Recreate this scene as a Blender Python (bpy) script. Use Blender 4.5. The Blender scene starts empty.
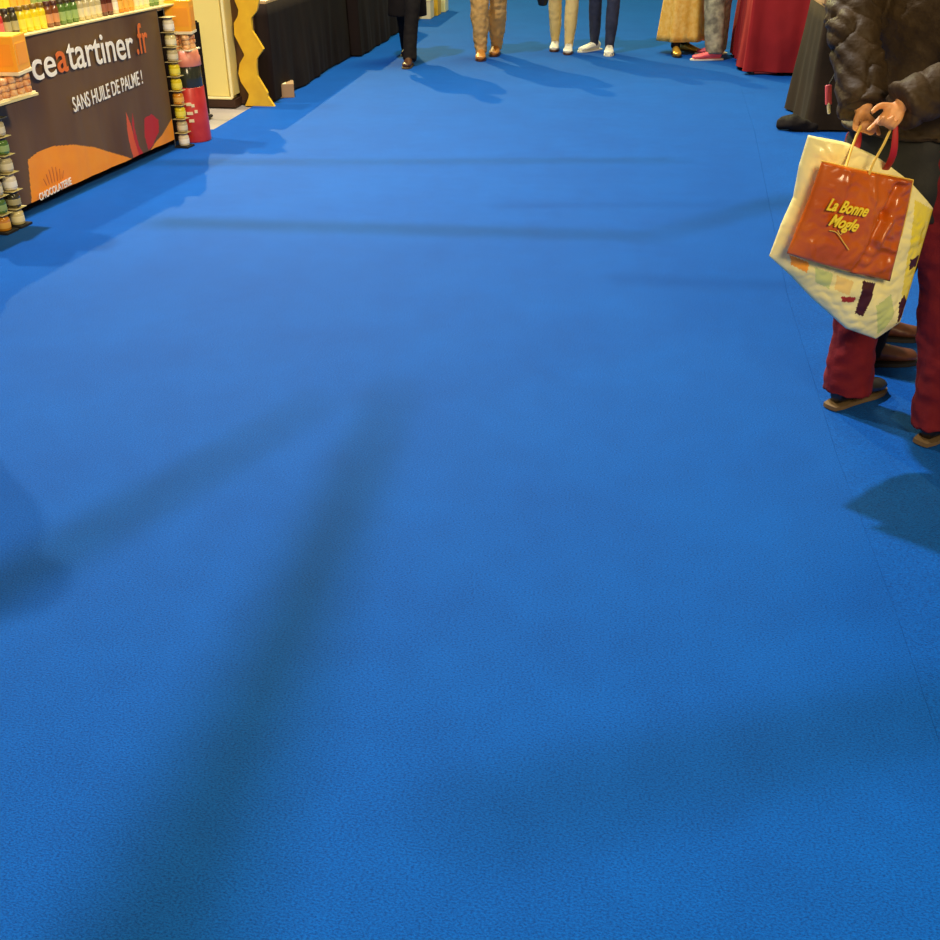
import bpy, bmesh, math, random
from mathutils import Vector, Matrix, noise
random.seed(7)
SC = bpy.context.scene; COL = SC.collection
PI = math.pi
# ---------------------------------------------------------------- camera geometry
FPX = 1020.0; CH = 1.6; PITCH = math.radians(30); YAW = math.radians(8)
F = Vector((-math.sin(YAW)*math.cos(PITCH), math.cos(YAW)*math.cos(PITCH), -math.sin(PITCH)))
R = Vector((math.cos(YAW), math.sin(YAW), 0)); U = R.cross(F)
EYE = Vector((0, 0, CH))
def ray(x, y): return F + R*((x-470)/FPX) - U*((y-470)/FPX)
def g(x, y, z=0.0):
    d = ray(x, y); return EYE + d*((z-CH)/d.z)
def at(x, y, Y):
    d = ray(x, y); return EYE + d*(Y/d.y)
class VP:                                   # vertical plane through two ground points
    def __init__(s, A, B):
        s.A = Vector((A[0], A[1], 0)); e = Vector((B[0], B[1], 0))-s.A
        s.e = e.normalized(); s.n = s.e.cross(Vector((0, 0, 1)))
    def sz(s, x, y):
        d = ray(x, y); t = (s.A-EYE).dot(s.n)/d.dot(s.n); p = EYE+d*t
        return ((p-s.A).dot(s.e), p.z)
    def P(s, u, z, off=0.0): return s.A + s.e*u + Vector((0, 0, z)) + s.n*off

# ---------------------------------------------------------------- materials
def S(v): return v/12.92 if v <= .04045 else ((v+.055)/1.055)**2.4
def rgb(r, gg, b): return (S(r/255), S(gg/255), S(b/255), 1)
def mat(name, c, rough=.6, c2=None, scale=20, bump=0, bscale=None, metal=0, spec=.5, sheen=0, alpha=1, trans=0, stretch=None, detail=3, coat=0):
    m = bpy.data.materials.new(name); m.use_nodes = True
    nt = m.node_tree; b = nt.nodes['Principled BSDF']
    b.inputs['Base Color'].default_value = rgb(*c); b.inputs['Roughness'].default_value = rough
    b.inputs['Metallic'].default_value = metal; b.inputs['Specular IOR Level'].default_value = spec
    b.inputs['Sheen Weight'].default_value = sheen; b.inputs['Coat Weight'].default_value = coat
    b.inputs['Transmission Weight'].default_value = trans
    tc = nt.nodes.new('ShaderNodeTexCoord'); mp = nt.nodes.new('ShaderNodeMapping')
    nt.links.new(tc.outputs['Object'], mp.inputs[0])
    if stretch: mp.inputs['Scale'].default_value = stretch
    if c2:
        n = nt.nodes.new('ShaderNodeTexNoise'); n.inputs['Scale'].default_value = scale; n.inputs['Detail'].default_value = detail
        nt.links.new(mp.outputs[0], n.inputs['Vector'])
        r = nt.nodes.new('ShaderNodeValToRGB'); r.color_ramp.elements[0].position = .35; r.color_ramp.elements[1].position = .65
        r.color_ramp.elements[0].color = rgb(*c); r.color_ramp.elements[1].color = rgb(*c2)
        nt.links.new(n.outputs['Fac'], r.inputs[0]); nt.links.new(r.outputs[0], b.inputs['Base Color'])
    if bump:
        n = nt.nodes.new('ShaderNodeTexNoise'); n.inputs['Scale'].default_value = bscale or scale*3; n.inputs['Detail'].default_value = 4
        nt.links.new(mp.outputs[0], n.inputs['Vector'])
        bp = nt.nodes.new('ShaderNodeBump'); bp.inputs['Strength'].default_value = bump; bp.inputs['Distance'].default_value = .01
        nt.links.new(n.outputs['Fac'], bp.inputs['Height']); nt.links.new(bp.outputs[0], b.inputs['Normal'])
    return m

# ---------------------------------------------------------------- object helpers
def tag(o, label=None, cat=None, group=None, kind=None):
    if label: o['label'] = label
    if cat: o['category'] = cat
    if group: o['group'] = group
    if kind: o['kind'] = kind
    return o
def empty(name, loc, rz=0, **k):
    o = bpy.data.objects.new(name, None); COL.objects.link(o); o.location = loc; o.rotation_euler = (0, 0, rz)
    o.empty_display_size = .1
    return tag(o, **k)
def obj(name, bm, m, parent=None, smooth=False, world=False):
    me = bpy.data.meshes.new(name)
    if isinstance(bm, bpy.types.Mesh): me = bm; me.name = name
    else:
        bmesh.ops.recalc_face_normals(bm, faces=bm.faces) if smooth != 'keep' else None
        bm.to_mesh(me); bm.free()
    for mm in (m if isinstance(m, (list, tuple)) else [m]): me.materials.append(mm)
    if smooth:
        for p in me.polygons: p.use_smooth = True
    o = bpy.data.objects.new(name, me); COL.objects.link(o)
    if parent:
        o.parent = parent
        if world: o.matrix_parent_inverse = Matrix.Translation(-Vector(parent.location)) if parent.rotation_euler.z == 0 else (Matrix.Translation(parent.location) @ Matrix.Rotation(parent.rotation_euler.z, 4, 'Z')).inverted()
    return o
def box(bm, c, s, rz=0, bevel=0, rot=None):
    M = Matrix.Translation(c) @ (rot or Matrix.Rotation(rz, 4, 'Z'))
    r = bmesh.ops.create_cube(bm, size=1, matrix=M @ Matrix.Diagonal((*s, 1)))
    if bevel:
        es = list({e for v in r['verts'] for e in v.link_edges})
        bmesh.ops.bevel(bm, geom=es, offset=bevel, segments=2, affect='EDGES', clamp_overlap=True)
def lathe(bm, prof, c=(0, 0, 0), seg=20):
    c = Vector(c); rings = []
    for r, z in prof:
        rings.append([bm.verts.new(c+Vector((max(r, .0003)*math.cos(2*PI*i/seg), max(r, .0003)*math.sin(2*PI*i/seg), z))) for i in range(seg)])
    for a, b in zip(rings, rings[1:]):
        for i in range(seg): bm.faces.new((a[i], a[(i+1) % seg], b[(i+1) % seg], b[i]))
    bm.faces.new(rings[0][::-1]); bm.faces.new(rings[-1])
def cr(pts, n):                              # catmull-rom resample of tuples
    out = []
    for i in range(len(pts)-1):
        p0 = pts[max(i-1, 0)]; p1 = pts[i]; p2 = pts[i+1]; p3 = pts[min(i+2, len(pts)-1)]
        for k in range(n):
            t = k/n
            out.append(tuple(.5*((2*b)+(-a+c)*t+(2*a-5*b+4*c-d)*t*t+(-a+3*b-3*c+d)*t**3) for a, b, c, d in zip(p0, p1, p2, p3)))
    out.append(tuple(pts[-1])); return out
def tube(bm, pts, seg=14, n=4, xax=None, flat=False):
    """pts: (x,y,z,ra[,rb]) ; smooth closed tube with rounded ends"""
    pts = [p if len(p) == 5 else (*p, p[3]) for p in pts]
    P = cr(pts, n) if n > 1 else pts
    xs = [Vector(p[:3]) for p in P]; rings = []
    prev = Vector(xax) if xax else None
    def ring(c, X, Y, ra, rb): return [bm.verts.new(c + X*(ra*math.cos(2*PI*i/seg)) + Y*(rb*math.sin(2*PI*i/seg))) for i in range(seg)]
    for i, c in enumerate(xs):
        T = (xs[min(i+1, len(xs)-1)]-xs[max(i-1, 0)]).normalized()
        if prev is None:
            prev = Vector((1, 0, 0)) if abs(T.x) < .8 else Vector((0, 1, 0))
        X = (prev - T*prev.dot(T)).normalized(); prev = X; Y = T.cross(X)
        ra, rb = max(P[i][3], .001), max(P[i][4], .001)
        if i == 0 and not flat:
            for k in (.25, .65, .9): rings.append(ring(c-T*(min(ra, rb)*.8*(1-k)), X, Y, ra*math.sqrt(1-(1-k)**2), rb*math.sqrt(1-(1-k)**2)))
        rings.append(ring(c, X, Y, ra, rb))
        if i == len(xs)-1 and not flat:
            for k in (.9, .65, .25): rings.append(ring(c+T*(min(ra, rb)*.8*(1-k)), X, Y, ra*math.sqrt(1-(1-k)**2), rb*math.sqrt(1-(1-k)**2)))
    for a, b in zip(rings, rings[1:]):
        for i in range(seg): bm.faces.new((a[i], a[(i+1) % seg], b[(i+1) % seg], b[i]))
    bm.faces.new(rings[0][::-1]); bm.faces.new(rings[-1])
def fuse(bm, voxel, smooth=2, disp=None):
    """union all the closed shells of bm into one continuous mesh"""
    bmesh.ops.recalc_face_normals(bm, faces=bm.faces)
    me = bpy.data.meshes.new('t'); bm.to_mesh(me); bm.free()
    o = bpy.data.objects.new('t', me); COL.objects.link(o)
    md = o.modifiers.new('r', 'REMESH'); md.mode = 'VOXEL'; md.voxel_size = voxel
    if smooth:
        s = o.modifiers.new('s', 'SMOOTH'); s.iterations = smooth; s.factor = .5
    dg = bpy.context.evaluated_depsgraph_get()
    out = bpy.data.meshes.new_from_object(o.evaluated_get(dg))
    bpy.data.objects.remove(o); bpy.data.meshes.remove(me)
    out.materials.clear()
    if disp:
        vs = [(v.co.copy(), v.normal.copy()) for v in out.vertices]
        for v, (c, nn) in zip(out.vertices, vs): v.co = c + nn*disp(c)
    return out
def fold(a, sc, st=(1, 1, 1)):
    return lambda c: a*noise.noise(Vector((c.x*st[0], c.y*st[1], c.z*st[2]))*sc)
def prism(bm, poly, z0, z1):
    a = [bm.verts.new((x, y, z0)) for x, y in poly]; b = [bm.verts.new((x, y, z1)) for x, y in poly]
    bm.faces.new(a[::-1]); bm.faces.new(b)
    for i in range(len(a)): bm.faces.new((a[i], a[(i+1) % len(a)], b[(i+1) % len(a)], b[i]))
def text_mesh(s, size, font_scale=(1, 1), shear=0, bold=0.0, align='LEFT', ext=.0008):
    c = bpy.data.curves.new('t', 'FONT'); c.body = s; c.size = size; c.shear = shear; c.offset = bold; c.extrude = ext; c.align_x = align
    o = bpy.data.objects.new('t', c); COL.objects.link(o)
    dg = bpy.context.evaluated_depsgraph_get()
    me = bpy.data.meshes.new_from_object(o.evaluated_get(dg))
    bpy.data.objects.remove(o); bpy.data.curves.remove(c); me.materials.clear()
    for v in me.vertices: v.co.x *= font_scale[0]; v.co.y *= font_scale[1]
    return me
def copy_tree(o, parent=None):
    c = o.copy(); COL.objects.link(c)
    if parent: c.parent = parent
    for ch in list(o.children): copy_tree(ch, c)
    return c

# ---------------------------------------------------------------- palette
M = dict(
 skin=mat('skin', (228, 166, 104), .5, (214, 146, 88), 30), hair_d=mat('dark_hair', (38, 26, 18), .5, (60, 42, 28), 60, .6, 200), hair_g=mat('grey_hair', (120, 112, 104), .5, (150, 142, 132), 60, .6, 200),
 eye=mat('eye', (40, 30, 25), .2),
 puffer=mat('brown_puffer', (52, 39, 24), .62, (66, 51, 32), 14, .4, 55, spec=.2), inner=mat('black_lining', (8, 6, 6), .7, bump=.2, bscale=30),
 burgundy=mat('burgundy_cloth', (100, 18, 28), .85, (110, 21, 30), 10, .2, 60, spec=.25),
 black=mat('black_cloth', (20, 14, 11), .85, (26, 19, 14), 8, .2, 40, spec=.25), blackc=mat('black_tablecloth', (26, 16, 11), .9, (33, 21, 14), 5, .15, 30, spec=.2),
 olive=mat('brown_black_cloth', (37, 27, 15), .9, (46, 34, 20), 5, .15, 30, spec=.2),
 red=mat('red_cloth', (146, 22, 24), .75, (160, 28, 28), 5, .1, 40, spec=.3),
 tan=mat('tan_trouser', (204, 156, 82), .8, (218, 172, 98), 10, .3, 30), beige=mat('beige_trouser', (234, 200, 118), .8, (242, 210, 132), 10, .3, 30),
 navy=mat('dark_denim', (38, 42, 60), .8, (52, 56, 76), 14, .3, 40), greyj=mat('grey_jeans', (104, 98, 80), .8, (166, 158, 128), 14, .3, 40),
 gold=mat('ochre_skirt', (238, 176, 60), .6, (248, 200, 100), 25, .4, 50),
 brownsh=mat('brown_leather', (92, 52, 30), .35, (70, 38, 22), 30), tansh=mat('tan_leather', (196, 126, 50), .4), blacksh=mat('black_leather', (24, 20, 18), .3),
 whitesh=mat('white_trainer', (236, 230, 205), .5), sole=mat('pale_sole', (104, 82, 54), .8), pink=mat('pink_trainer', (232, 92, 102), .5), goldsh=mat('gold_shoe', (214, 160, 60), .3, metal=.5),
 dksole=mat('dark_sole', (26, 22, 20), .7),
 coral=mat('coral_cloth', (222, 88, 64), .7), grey_coat=mat('grey_coat', (80, 78, 76), .8), blue_coat=mat('blue_coat', (44, 58, 92), .7), brown_coat=mat('brown_coat', (96, 66, 44), .7), cream_coat=mat('cream_coat', (206, 190, 160), .7),
 cream_bag=mat('cream_plastic', (252, 242, 176), .35, (248, 234, 156), 6, .35, 26, coat=.3), yellow_print=mat('yellow_print', (242, 220, 44), .3, (238, 216, 84), 14, .4, 22, coat=.4),
 brown_print=mat('brown_print', (70, 26, 22), .4), red_print=mat('red_print', (170, 50, 36), .4), green_print=mat('pale_green_print', (206, 214, 130), .35),
 orange_bag=mat('orange_brown_bag', (202, 98, 14), .3, (186, 80, 10), 7, .7, 13, coat=.25), cord=mat('yellow_cord', (238, 196, 84), .6), gold_ink=mat('gold_ink', (250, 222, 50), .35), red_strap=mat('red_strap', (176, 28, 28), .5),
 banner=mat('banner_dark', (94, 66, 34), .55, (112, 84, 46), 3, .15, 20, stretch=(1, 1, .25)), b_orange=mat('banner_orange', (250, 156, 24), .5, (246, 146, 22), 6), b_red=mat('banner_red', (190, 44, 24), .5), b_orred=mat('banner_orange_red', (224, 92, 30), .5), b_brown=mat('banner_brown', (200, 104, 24), .55),
 white=mat('white_ink', (248, 242, 224), .5), oink=mat('orange_ink', (226, 112, 34), .5), ink_dk=mat('dark_ink', (60, 40, 24), .5),
 wood=mat('table_wood', (150, 116, 76), .5, (170, 134, 90), 8), tabletop=mat('beige_top', (186, 158, 116), .5), shelf=mat('cream_shelf', (222, 204, 140), .35),
 cream=mat('cream_panel', (248, 230, 140), .35, (244, 224, 134), 1), rim=mat('white_rim', (252, 240, 178), .3), dkbase=mat('dark_plinth', (64, 38, 22), .6), brownpanel=mat('brown_panel', (104, 70, 30), .6, (90, 58, 26), 5), yellow=mat('yellow_panel', (236, 188, 40), .5, (226, 174, 34), 10),
 orange=mat('orange_box', (255, 164, 40), .4), amber=mat('amber_box', (255, 176, 40), .4), biscuit=mat('biscuit', (198, 116, 56), .5, (236, 190, 130), 28, .4, 60), paper=mat('pale_paper', (244, 226, 180), .5),
 redtin=mat('red_tin', (188, 44, 36), .3, (200, 60, 48), 12), dkgreen=mat('dark_glass', (50, 52, 38), .15), cap=mat('pink_cap', (214, 128, 100), .4), card=mat('cardboard', (168, 132, 92), .7), metal=mat('grey_metal', (120, 118, 112), .4, metal=.8),
)

# ---------------------------------------------------------------- setting
bm = bmesh.new(); box(bm, (0, 12, -.06), (24, 40, .1)); tag(obj('floor', bm, mat('hall_floor', (138, 130, 120), .5, (150, 141, 130), 3)), kind='structure')
def carpet_mat():
    m = mat('blue_carpet', (0, 78, 168), .7, (0, 82, 174), 2.2, .0, spec=.06)
    nt = m.node_tree; b = nt.nodes['Principled BSDF']
    tc = [n for n in nt.nodes if n.type == 'TEX_COORD'][0]
    ramp = [n for n in nt.nodes if n.type == 'VALTORGB'][0]
    n1 = nt.nodes.new('ShaderNodeTexNoise'); n1.inputs['Scale'].default_value = 170; n1.inputs['Detail'].default_value = 6; n1.inputs['Roughness'].default_value = .7
    mp = nt.nodes.new('ShaderNodeMapping'); mp.inputs['Scale'].default_value = (1, 1.6, 1)
    nt.links.new(tc.outputs['Object'], mp.inputs[0]); nt.links.new(mp.outputs[0], n1.inputs[0])
    r1 = nt.nodes.new('ShaderNodeValToRGB'); r1.color_ramp.elements[0].position = .3; r1.color_ramp.elements[1].position = .72
    r1.color_ramp.elements[0].color = (.26, .30, .36, 1); r1.color_ramp.elements[1].color = (1.35, 1.32, 1.22, 1)
    nt.links.new(n1.outputs['Fac'], r1.inputs[0])
    mx = nt.nodes.new('ShaderNodeMix'); mx.data_type = 'RGBA'; mx.blend_type = 'MULTIPLY'; mx.inputs[0].default_value = 1
    nt.links.new(ramp.outputs[0], mx.inputs[6]); nt.links.new(r1.outputs[0], mx.inputs[7])
    n2 = nt.nodes.new('ShaderNodeTexNoise'); n2.inputs['Scale'].default_value = 9; n2.inputs['Detail'].default_value = 6
    nt.links.new(tc.outputs['Object'], n2.inputs[0])
    r2 = nt.nodes.new('ShaderNodeMapRange'); r2.inputs[1].default_value = .3; r2.inputs[2].default_value = .7; r2.inputs[3].default_value = .95; r2.inputs[4].default_value = 1.04
    nt.links.new(n2.outputs['Fac'], r2.inputs[0])
    mx2 = nt.nodes.new('ShaderNodeMix'); mx2.data_type = 'RGBA'; mx2.blend_type = 'MULTIPLY'; mx2.inputs[0].default_value = 1
    nt.links.new(mx.outputs[2], mx2.inputs[6]); nt.links.new(r2.outputs[0], mx2.inputs[7])
    nt.links.new(mx2.outputs[2], b.inputs['Base Color'])
    bp = nt.nodes.new('ShaderNodeBump'); bp.inputs['Strength'].default_value = .5; bp.inputs['Distance'].default_value = .004
    nt.links.new(n1.outputs['Fac'], bp.inputs['Height']); nt.links.new(bp.outputs[0], b.inputs['Normal'])
    b.inputs['Sheen Weight'].default_value = .03; b.inputs['Sheen Roughness'].default_value = .5
    b.inputs['Sheen Tint'].default_value = (.75, 1.0, .8, 1)
    return m
CM = carpet_mat()
seam = [(.80, .2), (.77, 1.4), (.78, 2.2), (.77, 3.0), (.80, 4.5), (1.0, 8), (1.08, 10.4), (1.12, 30)]
bm = bmesh.new(); prism(bm, [(-3.7, .2)]+seam+[(-2.98, 30), (-2.98, 7.5), (-3.7, 7.3)], -.012, .0)
tag(obj('aisle_carpet', bm, CM), 'bright blue carpet running down the middle of the aisle', 'carpet')
bm = bmesh.new(); prism(bm, [(x+.0016, y) for x, y in seam]+[(3.4, 30), (3.4, .2)], -.012, -.002)
tag(obj('aisle_carpet', bm, CM), 'blue carpet strip at the right edge, under the shopper in burgundy trousers', 'carpet')

# ---------------------------------------------------------------- SAUCE STAND, left
PL = VP((-3.22, 4.95), (-2.98, 7.37))
def along(u, off, z): return PL.P(u, z, off)          # off > 0 is towards the aisle
ang = math.atan2(PL.e.y, PL.e.x)
if PL.n.x < 0: raise RuntimeError('normal')
t = empty('market_table', along(1.05, -.33, 0), ang, label='dark-draped market table under the rows of small jars, behind the sauce banner', cat='table')
bm = bmesh.new(); box(bm, (0, 0, .87), (2.4, .56, .03), bevel=.004); obj('table_top', bm, M['shelf'], t)
bm = bmesh.new()
N = 160; top = []; bot = []
def skirt_path(L, W, n):
    pts = []; per = 2*(L+W)
    for i in range(n):
        d = per*i/n
        if d < L: pts.append((-L/2+d, -W/2, 0, -1))
        elif d < L+W: pts.append((L/2, -W/2+d-L, 1, 0))
        elif d < 2*L+W: pts.append((L/2-(d-L-W), W/2, 0, 1))
        else: pts.append((-L/2, W/2-(d-2*L-W), -1, 0))
    return pts
def skirt(L, W, ztop, z0, amp=.012, n=240, flare=.02, seed=0, lv=6, folds=7):
    bm = bmesh.new(); rows = []
    pp = skirt_path(L, W, n)
    for k in range(lv+1):
        f = k/lv; row = []
        for i, (x, y, nx, ny) in enumerate(pp):
            s = i/n*2*(L+W)
            a = (noise.noise(Vector((s*folds, seed, f*.6)))+.6*noise.noise(Vector((s*folds*2.3, seed+9, f*.8))))*amp*(.15+f)*1.6
            o = a+flare*f
            row.append(bm.verts.new((x+nx*o, y+ny*o, ztop+(z0-ztop)*f + (.006*noise.noise(Vector((s*3, seed, 5))) if f == 1 else 0))))
        rows.append(row)
    for a, b in zip(rows, rows[1:]):
        for i in range(n): bm.faces.new((a[i], a[(i+1) % n], b[(i+1) % n], b[i]))
    bm.faces.new(rows[0])
    return bm
c = obj('tablecloth', skirt(2.36, .5, .855, .012, .006, seed=3), M['blackc'], t, True)
# banner: patterned sheet
us = []
b0 = PL.sz(33, 213)[0]-.12; b1 = 1.93; zt = .885; zb = .06
def pz(l): return [PL.sz(x, y) for x, y in l]
orange_poly = pz([(26, 160), (38, 151), (52, 146), (72, 144.5), (92, 147), (112, 153), (128, 158), (138, 160), (144, 156), (152, 146), (161, 133), (168, 122), (172, 116), (185, 140), (176, 160), (20, 240), (30, 200)])
pep = PL.sz(150, 129); peps = pz([(143.5, 118), (150, 114), (156, 120), (157, 132), (152, 145), (147, 150), (143.5, 136)])
ch1 = pz([(124, 112), (130, 126), (133, 140), (138, 154), (141, 159), (132, 158), (128, 146), (125, 130)])
ch2 = pz([(131.5, 112), (133.5, 128), (138, 146), (143, 155), (139, 158), (133, 140), (130.5, 124)])
def inside(p, poly):
    x, y = p; c = False; j = len(poly)-1
    for i in range(len(poly)):
        xi, yi = poly[i]; xj, yj = poly[j]
        if (yi > y) != (yj > y) and x < (xj-xi)*(y-yi)/(yj-yi)+xi: c = not c
        j = i
    return c
bm = bmesh.new(); nu, nz = 300, 150; V = []
def wr(u, z): return .010*noise.noise(Vector((u*5+z, 12, z*1.5)))+.006*noise.noise(Vector((u*6, 2, z*.8)))+.004*noise.noise(Vector((u*14, 7, z*1.2)))*(1-z*.5)
for i in range(nu+1):
    u = b0+(b1-b0)*i/nu; V.append([])
    for j in range(nz+1):
        z = zb+(zt-zb)*j/nz
        V[-1].append(bm.verts.new(along(u, .012+wr(u, z), z)))
for i in range(nu):
    for j in range(nz):
        f = bm.faces.new((V[i][j], V[i+1][j], V[i+1][j+1], V[i][j+1]))
        q = (b0+(b1-b0)*(i+.5)/nu, zb+(zt-zb)*(j+.5)/nz)
        k = 0
        if inside(q, orange_poly): k = 1
        if inside(q, peps): k = 2
        if inside(q, ch1): k = 3
        if inside(q, ch2): k = 2
        f.material_index = k
bk = [[bm.verts.new(along(b0+(b1-b0)*i, -.002, zb+(zt-zb)*j)) for j in (0, 1)] for i in (0, 1)]
bm.faces.new((bk[0][0], bk[0][1], bk[1][1], bk[1][0]))
bt = empty('advertising_banner', along(.95, .014, 0), label='dark brown stand banner with white and orange web lettering over an orange swoosh and chillies', cat='banner')
bo = obj('banner_sheet', bm, [M['banner'], M['b_orange'], M['b_red'], M['b_orred']], bt, True, world=True)
def place_text(name, s, u0, z0, u1, z1, h, m, parent, off=.032, shear=0, bold=.0, shade=None):
    me = text_mesh(s, 1.0, bold=bold, shear=shear, ext=.001)
    xs = [v.co.x for v in me.vertices]; ys = [v.co.y for v in me.vertices]
    x0, x1 = min(xs), max(xs)
    W = math.hypot(u1-u0, z1-z0); sx = W/(x1-x0); sy = h
    d = ((u1-u0)/W, (z1-z0)/W)
    for v in me.vertices:
        a = (v.co.x-x0)*sx; b = v.co.y*sy; zc = v.co.z
        v.co = along(u0+a*d[0], off+zc, z0+a*d[1]+b)
    return obj(name, me, m, parent, world=True)
# main line: c e a tartiner .fr   (pixel anchored widths)
def line(segs, ty, by, m=None):
    pass
b_u = lambda x, y: PL.sz(x, y)
uL, zL = b_u(33, 79); uR, zR = b_u(131, 57)
def tseg(s, xa, ya, xb, yb, h, m, bold=.012, name='lettering'):
    ua, za = b_u(xa, ya); ub, zb_ = b_u(xb, yb)
    o = place_text(name, s, ua, za, ub, zb_, h, m, bt, bold=bold)
    return o
tseg('ce', 29, 80.5, 52.5, 74.5, .215, M['white'], .008)
tag(tseg('a', 53.5, 72, 64, 70, .225, M['oink'], .012), label='orange letter')
tseg('tartiner', 64.5, 69.5, 130.5, 56.5, .24, M['white'], .008)
tag(tseg('.fr', 133, 54, 145, 51.5, .25, M['oink'], .006), label='orange letters')
tseg('SANS HUILE DE PALME !', 69.5, 112, 138.5, 83, .115, M['white'], .008)
tseg('CHOCOLATERIE', 35, 200.5, 67, 183.5, .055, M['white'], .012)
# small crown-like emblem above the logo
bm = bmesh.new(); ue, ze = b_u(50, 180)
for k in range(7):
    du = (k-3)*.026; hh = .05+.025*math.cos((k-3)*.8)
    vs = [along(ue+du-.003, .028, ze-.01), along(ue+du+.003, .028, ze-.01), along(ue+du*1.25+.004, .028, ze+hh), along(ue+du*1.25-.002, .028, ze+hh)]
    ws = [v+PL.n*.001 for v in vs]; a = [bm.verts.new(v) for v in vs]; b = [bm.verts.new(v) for v in ws]
    bm.faces.new(a[::-1]); bm.faces.new(b)
    for i in range(4): bm.faces.new((a[i], a[(i+1) % 4], b[(i+1) % 4], b[i]))
obj('emblem', bm, M['b_brown'], bt, world=True)

# stepped shelf and jars
st = empty('stepped_shelf', along(1.1, -.16, .887), ang, label='cream stepped display shelf carrying two rows of small jars', cat='shelf')
bm = bmesh.new(); box(bm, (0, -.02, .004), (2.2, .34, .008)); obj('lower_step', bm, M['shelf'], st)
bm = bmesh.new(); box(bm, (0, .06, .055), (2.2, .17, .09), bevel=.003); obj('upper_step', bm, M['shelf'], st)
def jar(name, h, r, body, lid, label, group):
    o = empty(name, (0, 0, 0), label=label, cat='jar', group=group)
    bm = bmesh.new(); lathe(bm, [(r*.9, 0), (r, .004), (r, h*.66), (r*.93, h*.74), (r*.72, h*.80), (r*.72, h*.84)], seg=16); obj('jar_body', bm, body, o, True)
    bm = bmesh.new(); lathe(bm, [(r*.8, h*.82), (r*.82, h*.83), (r*.82, h*.99), (r*.7, h)], seg=16); obj('lid', bm, lid, o, True)
    bm = bmesh.new(); lathe(bm, [(r*1.01, h*.16), (r*1.015, h*.17), (r*1.015, h*.5), (r*1.01, h*.51)], seg=16); obj('paper_label', bm, lab_m[body.name], o, True)
    return o
jc = {}
lab_m = {}
for n_, c_, lid_, lb in [('red', (196, 60, 54), (110, 24, 20), (226, 110, 96)), ('olive', (66, 60, 32), (40, 32, 22), (176, 166, 118)), ('yellow', (228, 204, 34), (120, 92, 20), (240, 222, 70)), ('brown', (124, 70, 34), (70, 30, 20), (206, 144, 92)),
                   ('green', (84, 118, 46), (60, 50, 26), (150, 176, 104)), ('pale', (188, 174, 128), (100, 84, 56), (222, 210, 168)), ('dark_brown', (84, 34, 22), (50, 22, 16), (150, 90, 66)), ('white', (228, 216, 182), (150, 130, 100), (244, 238, 216)),
                   ('orange', (216, 140, 30), (130, 80, 24), (236, 178, 70)), ('cream', (222, 206, 140), (150, 128, 70), (240, 228, 176))]:
    b_ = mat(n_+'_jar', c_, .18, coat=.5); lab_m[b_.name] = mat(n_+'_label', lb, .5); l_ = mat(n_+'_lid', lid_, .35)
    jc[n_] = (b_, l_)
protos = {}
def place_jar(kind, size, loc, label, group, rz=0):
    key = (kind, size)
    if key not in protos:
        h, r = dict(small=(.13, .023), top=(.12, .022), stack=(.085, .036))[size]
        o = protos[key] = jar('sauce_jar', h, r, jc[kind][0], jc[kind][1], label, group)
    else: o = copy_tree(protos[key])
    o.location = loc; o.rotation_euler = (0, 0, rz); o['label'] = label; o['group'] = group
    return o
row1 = ['red']*3+['olive']*2+['yellow']*4+['brown']*2+['green']*3+['pale']*4+['dark_brown']*2+['white']+['orange']*3+['cream']*3+['green']*2+['cream']
row2 = ['cream']*2+['olive']*2+['yellow']*3+['orange']*3+['green']*3+['cream']*3+['pale']*4+['yellow']*4+['brown']*3+['cream']*2
for i, k in enumerate(row1):
    place_jar(k, 'small', along(.26+i*.0625, -.035, .896), f'small {k.replace("_"," ")} jar in the front row above the sauce banner', f'{k.replace("_"," ")} jars in the front row')
for i, k in enumerate(row2):
    place_jar(k, 'top', along(.28+i*.0625, -.17, .988), f'small {k.replace("_"," ")} jar in the back row of the stepped shelf', f'{k.replace("_"," ")} jars in the back row')

# right-hand display column
cx = along(2.21, .02, 0)
t = empty('display_column', cx, ang, label='round red display column with a dark band at the far end of the sauce banner', cat='display stand')
bm = bmesh.new(); lathe(bm, [(.108, 0), (.11, .01), (.102, .36), (.1, .365)], seg=28); obj('red_body', bm, M['redtin'], t, True)
bm = bmesh.new(); lathe(bm, [(.096, .36), (.098, .365), (.094, .5), (.09, .505)], seg=28); obj('dark_band', bm, M['dkgreen'], t, True)
bm = bmesh.new(); lathe(bm, [(.1, .5), (.102, .505), (.1, .56), (.094, .57), (.09, .6)], seg=28); obj('cap', bm, M['cap'], t, True)
def curved_text(parent, s, r, zc, h, w, m, facing, loc0):
    me = text_mesh(s, 1, bold=.01, ext=.001); xs = [v.co.x for v in me.vertices]; ys = [v.co.y for v in me.vertices]
    for v in me.vertices:
        a = ((v.co.x-min(xs))/(max(xs)-min(xs))-.5)*w/r; b = (v.co.y-min(ys))/(max(ys)-min(ys))*h
        th = facing+a; rr = r+v.co.z
        v.co = (rr*math.cos(th), rr*math.sin(th), zc+b)
    return obj('lettering', me, m, parent)
bm = bmesh.new()
for k, (a, z, w) in enumerate([(-.5, .26, .05), (-.25, .25, .03), (-.5, .2, .06), (-.45, .15, .05), (-.1, .21, .03)]):
    fa = math.radians(-48)-ang+a
    c0 = Vector((.107*math.cos(fa), .107*math.sin(fa), z)); box(bm, c0, (.004, w*.7, .02), fa)
obj('printed_patches', bm, M['paper'], t)
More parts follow.
